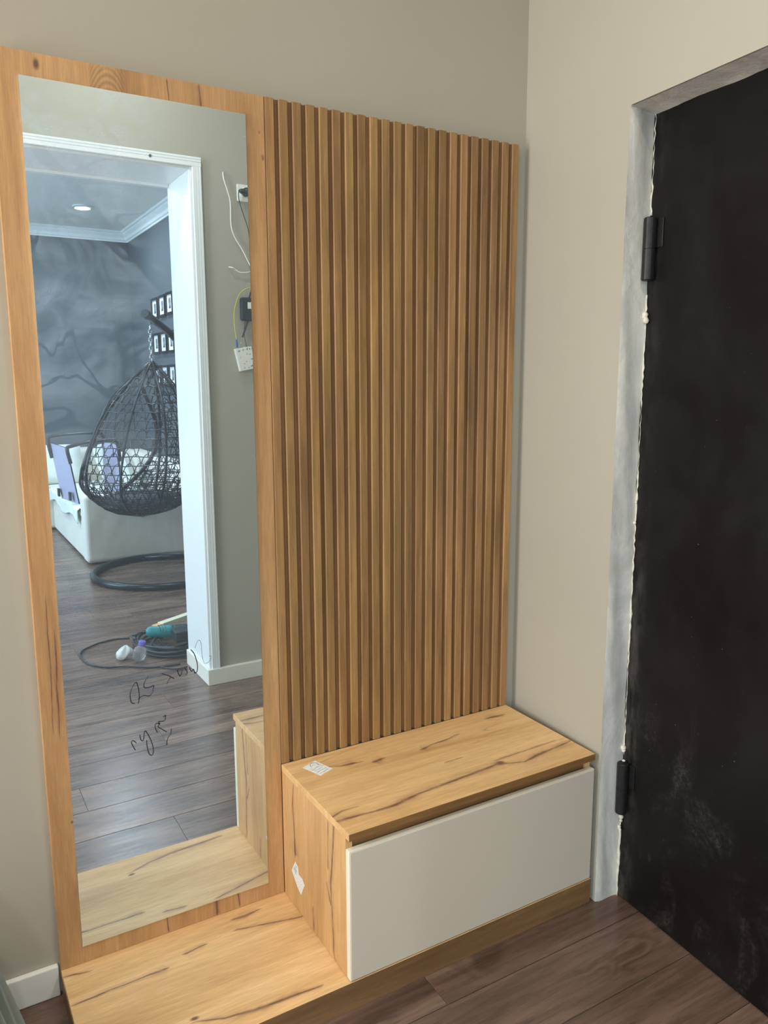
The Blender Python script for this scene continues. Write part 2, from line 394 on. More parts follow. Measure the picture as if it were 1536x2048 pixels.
# baseboards
def bb(name, poly, label):
    m = MB(poly[0]); m.prism(poly, (0, 0, .079)); return tag(m.build(name, M_BASE, bevel=.003), label, 'baseboard', kind='structure')
bb('baseboard_back', [(XHALL, -.015, 0), (XL-.004, -.015, 0), (XL-.004, 0, 0), (XHALL, 0, 0)], 'white baseboard on the wall left of the mirror panel')
xr = SL*YO
bb('baseboard_front', [(xr-.002, YO, 0), (xr-.002, YO+.024, 0), (JX-.024, YO+.024, 0), (JX-.024, YO2, 0), (JX-.0102, YO2, 0), (JX-.0102, YO, 0)], 'white baseboard wrapping the corner of the opening, in the mirror')
bb('baseboard_far', [(XLEFT, YF, 0), (XSIDE, YF, 0), (XSIDE, YF+.015, 0), (XLEFT, YF+.015, 0)], 'white baseboard behind the sofa')
bb('baseboard_side', [(XSIDE-.015, YF+.015, 0), (XSIDE, YF+.015, 0), (XSIDE, YO2, 0), (XSIDE-.015, YO2, 0)], 'white baseboard below the framed pictures')

# ---- entrance door, recessed in the right wall
RD = .077
def door_mat():
    t = NT('worn_black_paint'); co = t.obj(); sep = t.n('ShaderNodeSeparateXYZ'); t.l(co, sep.inputs[0])
    n = t.noise(co, 3, 6, .65, .5)
    col = t.ramp(n, [(.3, lin4((15, 13, 13))), (.5, lin4((19, 17, 17))), (.75, lin4((27, 25, 25)))])
    low = t.mr(sep.outputs[2], .2, 1.0, 1, .04)
    fine = t.mr(t.noise(co, 95, 6, .75), .42, .68, .15, 1)
    sm = t.math('MULTIPLY', t.math('MULTIPLY', t.mr(t.noise(t.mapping(co, (6, 6, 4)), 1, 6, .7, .6), .46, .74, 0, .34), low), fine)
    edge = t.math('MULTIPLY', t.math('MULTIPLY', t.mr(sep.outputs[1], -.075, -.015, 0, .34), t.mr(t.noise(t.mapping(co, (20, 20, 7)), 1, 5, .7), .40, .66, 0, 1)), t.mr(sep.outputs[2], .5, 1.3, 1, .3))
    col = t.mix(t.math('MAXIMUM', sm, edge), col, lin4((112, 106, 100)))
    mask = None
    for sc_, th in ((34, .085), (75, .12)):
        vo = t.n('ShaderNodeTexVoronoi'); vo.inputs['Scale'].default_value = sc_; t.l(co, vo.inputs['Vector'])
        ds = t.math('MULTIPLY', t.mr(vo.outputs['Distance'], th*.3, th, 1, 0), t.mr(t.noise(co, sc_*.5, 3), .60, .66, 0, .8))
        mask = ds if mask is None else t.math('MAXIMUM', mask, ds)
    col = t.mix(t.math('MULTIPLY', mask, t.mr(sep.outputs[2], .3, 1.6, .75, .2)), col, lin4((150, 150, 148)))
    t.bs(col=col, rough=t.mr(n, .3, .7, .34, .48), spec=.2); t.bump(t.noise(co, 5, 3), .06, .004); return t.m
M_DOOR = door_mat()
door = thing('door_1', W(SJ, RD, 0), 'black painted steel entrance door with scuffed lower half', 'door', kind='structure')
m = MB(W(SJ, RD, 0)); wbox(m, SJ+.0005, SD2-.0005, RD, RD+.045, .004, ZL+.0); m.build('door_leaf', M_DOOR, door, bevel=.002)
M_HINGE = plain('dark_hinge_steel', (44, 42, 42), .42, .5, var=.15, scale=60)
for z0, z1 in ((1.693, 1.842), (.266, .414)):
    c = Vector(W(SJ+.021, RD-.016, z0)); h = z1-z0
    m = MB(W(SJ, RD, 0)); m.lathe([(.0135, 0), (.0155, .002), (.0155, h*.5-.001), (.0145, h*.5-.0005), (.0145, h*.5+.0005), (.0155, h*.5+.001), (.0155, h-.002), (.0135, h)], c, 20)
    hg = m.build('hinge', M_HINGE, door, smooth=False)
    m = MB(W(SJ, RD, 0)); wbox(m, SJ+.03, SJ+.052, RD-.004, RD, z0+h*.52, z1-.004); m.build('hinge_leaf', M_HINGE, hg, bevel=.001)

# rough plaster on the reveal
def plaster_mat():
    t = NT('patched_plaster'); co = t.obj(); n = t.noise(t.mapping(co, (6, 6, 2.5)), 1, 6, .7, 1.5); f = t.noise(co, 90, 5, .7)
    t.bs(col=t.ramp(n, [(.3, lin4((184, 177, 166))), (.48, lin4((200, 196, 188))), (.6, lin4((216, 211, 199))), (.75, lin4((192, 184, 170)))]), rough=.75, spec=.25)
    t.bump(t.math('ADD', f, t.math('MULTIPLY', n, 2.0)), .35, .003); return t.m
M_PLAS = plaster_mat()
rev = thing('trim_4', W(SJ, 0, 0), 'rough grey-white plaster reveal around the black door', 'door reveal', kind='structure')
def reveal_side():
    m = MB(W(SJ, 0, 0)); nz, nd = 140, 6; vs_ = []; fs = []
    for i in range(nz+1):
        z = ZL*i/nz
        for j in range(nd+1):
            d = -.0012+(RD+.0)*j/nd
            bulge = .004+.0022*sin(z*9+j)+random.uniform(-.0008, .0008)+(.004*(.5+.5*sin(z*17.3))*(.6+.4*sin(z*41)) if j == nd else 0)
            if j == 0: bulge = .0006+random.uniform(0, .0012)
            vs_.append(W(SJ+bulge, d, z))
    for i in range(nz):
        for j in range(nd):
            a = i*(nd+1)+j; fs.append((a, a+nd+1, a+nd+2, a+1))
    return m.add(vs_, fs)
reveal_side().build('side_plaster', M_PLAS, rev, smooth=True)
m = MB(W(SJ, 0, 0)); n = 60; vs_ = []; fs = []
for i in range(n+1):
    s = SJ+(SD2-SJ)*i/n
    for j in range(5):
        vs_.append(W(s, -.0012+RD*j/4, ZL-.003-.0014*j-random.uniform(0, .0010)-(.003*(.5+.5*sin(s*31)) if j == 4 else 0)))
for i in range(n):
    for j in range(4): a = i*5+j; fs.append((a, a+1, a+6, a+5))
m.add(vs_, fs).build('head_plaster', M_PLAS, rev, smooth=True)
m = MB(W(SJ, 0, 0)); wbox(m, SD2-.004, SD2, -.0012, RD, 0, ZL-.006); m.build('side_plaster', M_PLAS, rev)
# ragged mortar bead where plaster meets the door edge
M_MORT = plain('dried_mortar', (226, 218, 200), .85, var=.12, scale=70)
def bead(z0, z1, r0):
    k = max(8, int((z1-z0)*90)); pts = []; rs = []
    for i in range(k+1):
        z = z0+(z1-z0)*i/k; pts.append(W(SJ+.007+random.uniform(-.0015, .002), RD-.002, z)); rs.append(r0*max(.12, .35+.45*sin(z*5.3+1)*sin(z*13.1)+random.uniform(-.25, .45)))
    MB(W(SJ, 0, 0)).tube(pts, rs, 7).build('mortar_bead', M_MORT, rev, smooth=True)
bead(.0, .245, .0042); bead(.43, 1.66, .0034); bead(1.85, 2.085, .0032)
def lump(z, r, n=5):
    for i in range(n):
        c = Vector(W(SJ+.008+random.uniform(0, .005), RD-.006, z+random.uniform(-.03, .03))); rr = r*random.uniform(.5, 1)
        MB(W(SJ, 0, 0)).lathe([(rr*.2, -rr), (rr*.75, -rr*.6), (rr, 0), (rr*.7, rr*.7), (rr*.2, rr)], c, 7, (random.random(), random.random(), 1)).build('mortar_lump', M_MORT, rev, smooth=True)
lump(.225, .008); lump(.425, .009, 4); lump(1.62, .008); lump(1.11, .005, 3)

# ================================================================== HALL FURNITURE
# ---- low platform
ORG = (XL, 0, 0)
crD = [[(a, b, c) for (a, b), c in zip(q, ws)] for q, ws in (
    ([(-1.377, -.05), (-1.352, -.054), (-1.323, -.061)], (.002, .002, .001)),
    ([(-1.368, -.15), (-1.308, -.147), (-1.231, -.145), (-1.167, -.145)], (.002, .0025, .002, .004)),
    ([(-1.105, -.12), (-1.063, -.113)], (.003, .002)),
    ([(-.962, -.062), (-.932, -.064), (-.898, -.058)], (.003, .005, .002)),
    ([(-.97, -.102), (-.926, -.113), (-.852, -.132), (-.811, -.141)], (.0015, .0025, .0025, .003)),
    ([(-1.149, -.335), (-1.09, -.359), (-1.025, -.369), (-.957, -.375), (-.874, -.381)], (.001, .003, .005, .004, .003)))]
def off(lst, dx, dy): return [[(a-dx, b-dy, c) for a, b, c in q] for q in lst]
M_DECK = wood('golden_oak_deck', 0, **OAK, cracks=off(crD, XL, 0), knots=[(-1.149-XL, -.325, .014, .007, .9), (-1.167-XL, -.145, .008, .005, .7)], u=(0, 0, XM-XL+.1), v=(1, -.42, 0), seed=2.2, auto=.3)
M_PLINTH = wood('oak_plinth', 0, (150, 114, 76), (134, 99, 64), (112, 81, 52), seed=4.1, auto=.2)
plat = thing('platform', ORG, 'low golden oak platform with a floor plinth under the mirror', 'platform')
MB(ORG).box(XL, XS, -DP, -.0008, PZ-.018, PZ).build('deck', M_DECK, plat, bevel=.0007)
MB(ORG).box(XL, XS, -DP-.0004, -DP, PZ-.018, PZ-.0006).build('edge_band', M_PLINTH, plat)
MB(ORG).box(XL, XS, -DP+.0000, -DP+.0166, 0, PZ-.0182).build('plinth', M_PLINTH, plat, bevel=.0006)
MB(ORG).box(XL, XL+.016, -DP+.017, -.018, 0, PZ-.018).build('side_plinth', M_PLINTH, plat, bevel=.0006)
MB(ORG).box(XS-.016, XS, -DP+.017, -.018, 0, PZ-.018).build('side_plinth', M_PLINTH, plat, bevel=.0006)

# ---- mirror panel
OM = (XL, 0, PZ)
def toP(q): return [(b-PZ, a-XL, c) for a, b, c in q]
crP = [toP(q) for q in (
    [(-.959, 2.097, .002), (-.957, 2.061, .002)],
    [(-1.337, .871, .0015), (-1.341, .766, .002), (-1.343, .683, .001)], [(-1.351, .95, .001), (-1.352, .80, .0015), (-1.356, .70, .001)],
    [(-.997, .118, .003), (-.996, .075, .004)], [(-.938, .118, .0015), (-.935, .078, .002)], [(-1.127, .115, .001), (-1.123, .073, .002)], [(-1.03, 2.098, .001), (-1.028, 2.06, .001)])]
M_PANEL = wood('oak_mirror_panel', 2, (204, 160, 112), (186, 141, 95), (160, 116, 76), cracks=crP,
               knots=[(2.079-PZ, -1.293-XL, .016, .008, .9), (1.965-PZ, -.813-XL, .010, .005, .6), (.44-PZ, -1.331-XL, .006, .004, .8), (2.02-PZ, -.82-XL, .006, .003, .5)],
               u=(2, 0, HT-PZ), v=(0, 0, XM-XL), seed=6.3, auto=.25, arcs=[(2.05-PZ, -1.155-XL, .06, .045)])
mp = thing('mirror_panel', OM, 'tall oak panel with a full-length mirror on its face', 'mirror')
MB(OM).box(XL, XM-.0006, -TP, -.0005, PZ+.0005, HT).build('board', M_PANEL, mp, bevel=.0008)
def mirror_mat():
    t = NT('smudged_mirror'); co = t.obj()
    t.t.nodes.remove(t.b)
    g = t.n('ShaderNodeBsdfGlossy'); g.inputs['Color'].default_value = (.76, .90, .985, 1); g.inputs['Roughness'].default_value = 0
    d = t.n('ShaderNodeBsdfDiffuse'); d.inputs['Color'].default_value = (.58, .74, .88, 1)
    sep = t.n('ShaderNodeSeparateXYZ'); t.l(co, sep.inputs[0])
    # dust film, wiped thin along a few diagonal strokes
    up_ = t.mr(sep.outputs[2], .95, 1.5, 0, 1)
    lf = t.mr(sep.outputs[0], .36, .22, 0, 1)
    cl = t.noise(co, 6.5, 6, .62, 1.0)
    film = t.mr(cl, .34, .62, .03, .24)
    wr = t.noise(co, 3.0, 4, .6, .4)
    dg = t.math('ADD', t.math('MULTIPLY', sep.outputs[0], 1.12), t.math('ADD', sep.outputs[2], t.math('MULTIPLY', wr, .04)))
    s1 = t.mr(t.math('ABSOLUTE', t.math('SUBTRACT', dg, 1.955)), .010, .022, 0, 1)
    st = t.noise(t.mapping(co, (1.6, 1, 14), rot=(0, Rd(-38), 0)), 1, 4, .6, .5)
    film = t.math('MULTIPLY', film, t.mr(st, .38, .56, .5, 1.0))
    bn = t.noise(co, 4.2, 2, .5, 1.4)
    brn = t.mr(t.math('ABSOLUTE', t.math('SUBTRACT', bn, .5)), .010, .032, .18, 1)
    film = t.math('MULTIPLY', film, brn)
    film = t.math('MULTIPLY', t.math('MULTIPLY', film, s1), t.math('MULTIPLY', up_, lf))
    vo = t.n('ShaderNodeTexVoronoi'); vo.inputs['Scale'].default_value = 46; t.l(co, vo.inputs['Vector'])
    sp = t.math('MULTIPLY', t.mr(vo.outputs['Distance'], .03, .075, 1, 0), t.mr(t.noise(co, 9, 3), .56, .62, 0, .55))
    pt = t.mr(t.noise(co, 13, 6, .7, .6), .66, .78, 0, .28)
    fac = t.math('ADD', t.math('MAXIMUM', t.math('MAXIMUM', film, sp), pt), .072)
    mx = t.n('ShaderNodeMixShader'); t.l(fac, mx.inputs[0]); t.l(g.outputs[0], mx.inputs[1]); t.l(d.outputs[0], mx.inputs[2]); t.l(mx.outputs[0], t.out.inputs[0])
    return t.m
M_MIRROR = mirror_mat()
MX0, MX1, MZ0, MZ1 = -1.3282, -.8537, .1178, 2.0524
mir = MB(OM).box(MX0, MX1, YM, -TP-.0002, MZ0, MZ1).build('mirror_glass', M_MIRROR, mp)
mir['label'] = 'smudged mirror glass'
MARK = [
 [(-1.1678, 0.7503), (-1.174, 0.7477), (-1.1819, 0.7338), (-1.1847, 0.7189), (-1.1824, 0.7029), (-1.1749, 0.6991)],
 [(-1.1678, 0.7503), (-1.1641, 0.7301), (-1.1641, 0.7119), (-1.167, 0.6969)],
 [(-1.1664, 0.7085), (-1.1552, 0.7139), (-1.1377, 0.712), (-1.1289, 0.7337), (-1.1372, 0.7318), (-1.1505, 0.7332), (-1.1506, 0.7455), (-1.1419, 0.7593)],
 [(-1.1086, 0.7597), (-1.0939, 0.7523), (-1.0798, 0.7416)],
 [(-1.0871, 0.7491), (-1.0941, 0.7392), (-1.0974, 0.732)],
 [(-1.0713, 0.7624), (-1.0652, 0.7448), (-1.0595, 0.7574), (-1.0591, 0.7618)],
 [(-1.0521, 0.7631), (-1.0468, 0.7509), (-1.0512, 0.7446)],
 [(-1.0413, 0.7632), (-1.0367, 0.7516), (-1.0311, 0.7558), (-1.0279, 0.7453), (-1.0219, 0.7514), (-1.0216, 0.7701), (-1.0278, 0.7947), (-1.0355, 0.8067)],
 [(-1.0252, 0.808), (-1.0208, 0.8204), (-1.014, 0.8272), (-1.0093, 0.8158), (-1.008, 0.7835), (-1.003, 0.766), (-0.9929, 0.7673), (-0.9856, 0.7793), (-0.991, 0.782)],
 [(-1.18, 0.5823), (-1.1858, 0.5962), (-1.1878, 0.6046), (-1.184, 0.6076), (-1.1766, 0.6002)],
 [(-1.1676, 0.6182), (-1.1654, 0.6044), (-1.1598, 0.6035), (-1.1545, 0.6256), (-1.1417, 0.5958), (-1.1378, 0.5734), (-1.141, 0.5595), (-1.1482, 0.5653), (-1.1521, 0.5851), (-1.1525, 0.6012)],
 [(-1.1262, 0.6148), (-1.1306, 0.6279), (-1.1281, 0.6379), (-1.1193, 0.6345), (-1.1219, 0.6413), (-1.1082, 0.64), (-1.1045, 0.6533), (-1.111, 0.65)],
 [(-1.1193, 0.6345), (-1.1236, 0.6284), (-1.113, 0.6184), (-1.1038, 0.6102)],
 [(-1.0924, 0.6161), (-1.0948, 0.6032), (-1.1016, 0.5941), (-1.1062, 0.5771)]]
M_INK = plain('marker_ink', (34, 28, 48), .5, var=.05)
for k, q in enumerate(MARK):
    P = smooth_path([(a, YM-.0002, b) for a, b in q], 6)
    r = .0004 if k == 8 else .0011
    o = MB(OM).tube(P, r, 6).build('marker_stroke', M_INK, mir)

# ---- slat panel
OS = (XM, 0, BZ)
M_SLAT = wood('oak_slat', 2, (172, 134, 86), (152, 117, 73), (126, 96, 59), seed=1.4, rnd=True, auto=.0, rough=.5)
M_BACK = wood('oak_slat_backing', 2, (146, 106, 66), (128, 92, 56), (106, 76, 46), seed=3.4, auto=0, rough=.55)
sp = thing('slat_panel', OS, 'wall panel of twenty-two vertical brown oak slats above the bench', 'slat panel')
MB(OS).box(XM+.0006, XS, -TP+.0086, -.0005, BZ+.0006, HT).build('backing_board', M_BACK, sp)
NS = 22; wdS = .0242; pitch = (XS-XM-.0008-wdS)/(NS-1)
ms = None
for i in range(NS):
    x = XM+.0008+i*pitch
    if ms is None:
        c = .0023; y0, y1 = -TP+.0088, -TP
        m = MB((x, 0, BZ))
        m.prism([(x, y0, BZ+.0006), (x, y1+c, BZ+.0006), (x+c, y1, BZ+.0006), (x+wdS-c, y1, BZ+.0006), (x+wdS, y1+c, BZ+.0006), (x+wdS, y0, BZ+.0006)], (0, 0, HT-BZ-.0006))
        o = m.build('slat', M_SLAT, sp); ms = o.data
    else:
        o = bpy.data.objects.new('slat', ms); COL.objects.link(o); o.parent = sp
    o.location = (x-XM, 0, 0)

# ---- bench cabinet
OB = (XM, 0, PZ)
def toC(pts, ws): return [(a-XM, b, c) for (a, b), c in zip(pts, ws)]
crC = [toC([(-.806, -.346), (-.709, -.352), (-.649, -.353), (-.577, -.339), (-.498, -.334), (-.42, -.326), (-.342, -.322), (-.305, -.315)], (.005, .003, .006, .004, .0045, .005, .004, .006)),
       toC([(-.304, -.323), (-.242, -.345), (-.194, -.335), (-.128, -.327), (-.06, -.319), (-.046, -.315)], (.002, .003, .006, .004, .003, .002)),
       toC([(-.432, -.145), (-.398, -.134), (-.348, -.13), (-.304, -.119)], (.005, .0025, .0025, .002)),
       toC([(-.159, -.077), (-.133, -.078), (-.109, -.082)], (.003, .006, .003)),
       toC([(-.731, -.088), (-.672, -.115), (-.639, -.118), (-.624, -.122)], (.001, .002, .006, .002)),
       toC([(-.58, -.139), (-.563, -.134)], (.006, .004)),
       toC([(-.805, -.324), (-.775, -.313), (-.738, -.314)], (.004, .002, .001)),
       toC([(-.417, -.24), (-.379, -.24)], (.002, .001)),
       toC([(-.30, -.30), (-.18, -.296), (-.09, -.292)], (.0012, .0015, .001))]
M_TOP = wood('golden_oak_top', 0, **OAK, cracks=crC, knots=[(-.302-XM, -.318, .020, .014, .8), (-.57-XM, -.137, .012, .008, .7)], u=(0, 0, XR-XM), v=(1, -.42, 0), seed=8.2, auto=.3)
def toS(pts, ws): return [(b-PZ, a, c) for (a, b), c in zip(pts, ws)]
crS = [toS([(-.332, .43), (-.324, .36), (-.311, .269), (-.317, .211), (-.322, .091), (-.33, .075)], (.003, .0035, .003, .003, .002, .002)),
       toS([(-.29, .253), (-.31, .215)], (.0015, .004)),
       toS([(-.101, .419), (-.092, .362), (-.1, .276), (-.102, .231)], (.0015, .0025, .003, .007)),
       toS([(-.207, .136), (-.211, .08)], (.0015, .002)), toS([(-.30, .42), (-.297, .30)], (.001, .0015))]
M_SIDE = wood('golden_oak_side', 2, (224, 180, 126), (210, 164, 110), (186, 140, 92), cracks=crS, knots=[(.231-PZ, -.102, .018, .006, .8)], u=(2, 0, BZ-PZ), v=(1, -.42, 0), seed=5.2, auto=.25)
M_RAIL = wood('oak_rail', 0, (150, 108, 66), (134, 94, 56), (112, 78, 46), seed=9.1, auto=.0)
bench = thing('bench_cabinet', OB, 'oak shoe bench cabinet with a pale grey drawer front', 'bench')
e = .0006
MB(OB).box(XM, XR, -DP+.0012, -TP-.0008, BZ-.018, BZ).build('top', M_TOP, bench, bevel=.0008)
MB(OB).box(XM, XR, -DP+.0008, -DP+.0012, BZ-.018, BZ-.0006).build('edge_band', M_RAIL, bench)  # darker brown strip paints in the shade on the less lit front edge
MB(OB).box(XM+e, XM+.018, -DP+.0195, -TP-.0008, PZ+e, BZ-.0182).build('side_panel', M_SIDE, bench, bevel=.0006)
MB(OB).box(XR-.018, XR-e, -DP+.0195, -TP-.0008, PZ+e, BZ-.0182).build('side_panel', M_SIDE, bench, bevel=.0006)
MB(OB).box(XM+.0182, XR-.0182, -DP+.026, -DP+.042, BZ-.10, BZ-.0184).build('rail', M_RAIL, bench, bevel=.0006)
MB(OB).box(XM+.0182, XR-.0182, -.06, -.044, PZ+e, BZ-.0184).build('back_panel', M_RAIL, bench)
M_FRONT = plain('pale_grey_satin', (214, 200, 180), .42, var=.008, scale=3)
M_EDGE = plain('cream_edge_band', (236, 230, 208), .4, var=.01)
df = MB(OB).box(XM+.0016, XR-.0016, -DP, -DP+.0185, PZ+.0028, DT-.0008).build('drawer_front', M_FRONT, bench, bevel=.0022, seg=3)
df['label'] = 'pale grey satin drawer front'
MB(OB).box(XM+.0006, XM+.0016, -DP+.001, -DP+.0185, PZ+.0028, DT-.001).build('edge_band', M_EDGE, df)
MB(OB).box(XM+.0016, XR-.0016, -DP+.001, -DP+.0185, DT-.0008, DT+.0002).build('edge_band', M_EDGE, df)
# stickers on the bench
def paper_mat():
    t = NT('printed_paper'); co = t.obj()
    wv = t.noise(t.mapping(co, (90, 420, 300)), 1, 2); t.bs(col=t.ramp(wv, [(.56, lin4((236, 236, 232))), (.66, lin4((188, 190, 192)))]), rough=.6); return t.m
M_PAPER = paper_mat(); M_PRINT = plain('grey_print', (92, 96, 100), .6)
STK1 = [(-.766, -.072), (-.721, -.053), (-.699, -.117), (-.743, -.134)]
stk = MB(OB).prism([(a, b, BZ+.0002) for a, b in STK1], (0, 0, .0003)).build('paper_sticker', M_PAPER, bench); stk['label'] = 'white printed sticker on the bench top'
c = Vector((-.733, -.074)); pts = [(c.x+.012*cos(a)*.9, c.y+.012*sin(a), BZ+.0006) for a in [Rd(200)-Rd(230)*i/14 for i in range(15)]]
MB(OB).tube(pts, .0007, 5).build('printed_arc', M_PRINT, stk)
A, Bq, Cq, Dq = [Vector(q) for q in STK1]
for k in range(4):
    f = .45+.14*k; p = A.lerp(Dq, f).lerp(Bq.lerp(Cq, f), .12); q = A.lerp(Dq, f).lerp(Bq.lerp(Cq, f), .88-.1*(k % 2))
    MB(OB).tube([(p.x, p.y, BZ+.0006), (q.x, q.y, BZ+.0006)], .0004, 4).build('printed_line', M_PRINT, stk)
STK2 = [(-.102, .206), (-.121, .199), (-.123, .181), (-.144, .181), (-.159, .171), (-.136, .13), (-.113, .139), (-.078, .167)]
stk = MB(OB).prism([(XM+.0004, a, b) for a, b in STK2], (-.0004, 0, 0)).build('torn_sticker', M_PAPER, bench); stk['label'] = 'torn white sticker on the bench side'
for (a, b), (c_, d_) in (((-.098, .19), (-.112, .181)), ((-.094, .183), (-.108, .173)), ((-.106, .197), (-.112, .194))):
    MB(OB).tube([(XM-.0002, a, b), (XM-.0002, c_, d_)], .0006, 4).build('printed_line', M_PRINT, stk)

# ---- teal slouched fabric bag at the left edge
t = NT('teal_fabric'); co = t.obj(); n = t.noise(co, 7, 4); t.bs(col=t.ramp(n, [(.3, lin4((44, 74, 68))), (.7, lin4((76, 108, 99)))]), rough=.6, sheen=.4); t.bump(t.noise(co, 220, 3), .2, .001); M_TEAL = t.m
BG = (-1.745, -.27, 0)
bag = thing('fabric_sack', BG, 'teal green fabric sack standing on the floor at the left edge of the photo', 'sack')
m = MB(BG); vs_ = []; fs = []; N, K = 96, 24
bp_ = [(0, .215), (.03, .245), (.15, .262), (.28, .230), (.42, .175), (.54, .10), (.60, .05)]
def br_(z):
    for (a, b), (c, d) in zip(bp_, bp_[1:]):
        if z <= c: return b+(d-b)*(z-a)/(c-a)
    return bp_[-1][1]
for i in range(K+1):
    f = i/K; z = .60*f
    for k in range(N):
        a = 2*pi*k/N; fold = 1+.030*sin(13*a+2*f)*(.4+f)+.018*sin(29*a-3*f)
        vs_.append((BG[0]+br_(z)*fold*cos(a), BG[1]+br_(z)*fold*sin(a)*.9, z+.001))
for i in range(K):
    for k in range(N): fs.append((i*N+k, i*N+(k+1) % N, (i+1)*N+(k+1) % N, (i+1)*N+k))
fs += [tuple(range(N-1, -1, -1)), tuple(K*N+k for k in range(N))]
m.add(vs_, fs).build('body', M_TEAL, bag, smooth=True)
MB(BG).tube([(BG[0]+.096*cos(a), BG[1]+.08*sin(a), .56) for a in [2*pi*k/24 for k in range(24)]], .007, 8, True).build('drawstring', M_TEAL, bag, smooth=True)

# ---- hall ceiling downlights (the hall's own lamps)
def downlight(loc, wt, col, label, group, estr):
    t_ = thing('downlight', loc, label, 'ceiling light', group); x, y, z = loc
    MB(loc).lathe([(.066, -.0005), (.086, -.0005), (.086, -.008), (.080, -.011), (.066, -.006)], loc, 32).build('trim_ring', M_TRIM, t_, smooth=False)
    MB(loc).lathe([(.066, -.001), (.066, -.004), (.03, -.0055)], loc, 32).build('lens', emit('lamp_lens', col, estr), t_)
    l = area('downlight_lamp', (x, y, z-.02), wt, col, .13); l.parent = t_; l.location = (0, 0, -.02)
    return t_
downlight((-1.75, -1.3, CEIL), HALL_W, HALL_C, 'round recessed light in the hall ceiling by the camera', 'hall ceiling lights', 12)
downlight((-.75, -1.3, CEIL), HALL_W*.95, HALL_C, 'round recessed light in the hall ceiling in front of the bench', 'hall ceiling lights', 12)
downlight((-2.75, -1.3, CEIL), HALL_W*.6, HALL_C, 'round recessed light in the hall ceiling at the far left', 'hall ceiling lights', 12)

# ================================================================== WALL BESIDE THE OPENING (seen in the mirror)
YW = YO
def on(x, z, d=.004): return (x, YW+d, z)
M_WHP = plain('white_plastic', (236, 236, 230), .4, var=.01); M_BLP = plain('black_plastic', (26, 27, 29), .4, var=.05)
o = MB(on(-.296, 2.371)).tube(smooth_path([on(-.296, 2.371, .002)]+[on(a, b, .012) for a, b in [(-.297, 2.341), (-.282, 2.293), (-.27, 2.244), (-.27, 2.148), (-.254, 2.094), (-.222, 2.045), (-.195, 1.995), (-.178, 1.965)]], 6), .0028, 6).build('white_cable', M_WHP, smooth=True)
tag(o, 'long white cable hanging out of a hole in the grey wall', 'cable')
o = MB(on(-.284, 1.964)).tube(smooth_path([on(-.284, 1.964, .002), on(-.272, 1.960, .02), on(-.259, 1.955, .014), on(-.237, 1.943, .014), on(-.209, 1.943, .014), on(-.182, 1.949, .01)], 6), .0026, 6).build('cable_stub', M_WHP, smooth=True)
tag(o, 'short white cable stub poking out below the long cable', 'cable')
sk = thing('wall_socket', on(-.197, 2.291, 0), 'white wall socket with a black plug in it', 'socket')
MB(on(-.197, 2.291, 0)).box(-.235, -.161, YW, YW+.009, 2.254, 2.328).build('plate', M_WHP, sk, bevel=.003)
MB(on(-.197, 2.291, 0)).lathe([(.026, 0), (.026, .002), (.023, .003)], on(-.197, 2.291, .009), 24, (0, 1, 0)).build('socket_face', M_WHP, sk)
pl = thing('power_plug', on(-.197, 2.293, .012), 'black plug adapter in the white wall socket', 'plug')
oo = on(-.197, 2.293, .012)
m = MB(oo).lathe([(.019, 0), (.019, .018), (.014, .026), (.012, .034)], on(-.197, 2.293, .0125), 16, (0, 1, 0)); m.build('plug_body', M_BLP, pl, smooth=True)
MB(oo).lathe([(.010, 0), (.012, .006), (.011, .026), (.005, .036)], on(-.201, 2.292, .033), 12, (-1, .1, 0)).build('plug_neck', M_BLP, pl, smooth=True)
MB(oo).tube(smooth_path([on(-.235, 2.290, .036), on(-.237, 2.278, .03), on(-.226, 2.249, .012), on(-.206, 2.195, .006), on(-.185, 2.128, .006), on(-.178, 2.02, .006), on(-.176, 1.86, .008)], 6), .0018, 6).build('cord', M_BLP, pl, smooth=True)
rt_ = thing('router', on(-.20, 1.78, 0), 'black router mounted on the grey wall below the cables', 'router')
oo = on(-.20, 1.78, 0)
m = MB(oo).box(-.240, -.160, YW, YW+.028, 1.727, 1.832); m.build('case', M_BLP, rt_, bevel=.010, seg=4)
MB(oo).box(-.209, -.180, YW+.0282, YW+.0288, 1.781, 1.81).build('label', M_WHP, rt_)
MB(oo).box(-.236, -.228, YW+.0282, YW+.031, 1.745, 1.815).build('ridge', M_BLP, rt_, bevel=.001)
MB(oo).tube([on(-.205, 1.735, .02), on(-.236, 1.652, .022)], [.0045, .0038], 8).build('antenna', M_BLP, rt_, smooth=True)
MB(oo).tube([on(-.200, 1.825, .02), on(-.183, 1.87, .02)], [.004, .0036], 8).build('antenna', M_BLP, rt_, smooth=True)
MB(oo).tube(smooth_path([on(-.214, 1.738, .012), on(-.222, 1.69, .008), on(-.220, 1.65, .008), on(-.214, 1.606, .012)], 6), .0014, 6).build('thin_cord', M_BLP, rt_, smooth=True)
ob = thing('fibre_box', on(-.225, 1.555, 0), 'tilted white fibre terminal box with dark openings', 'terminal box')
oo = on(-.225, 1.555, 0)
BX = [(-.275, 1.598), (-.194, 1.612), (-.172, 1.511), (-.252, 1.496)]
MB(oo).prism([on(a, b, .001) for a, b in BX], (0, .022, 0)).build('case', M_WHP, ob, bevel=.003)
bx = [Vector(q) for q in BX]
random.seed(3)
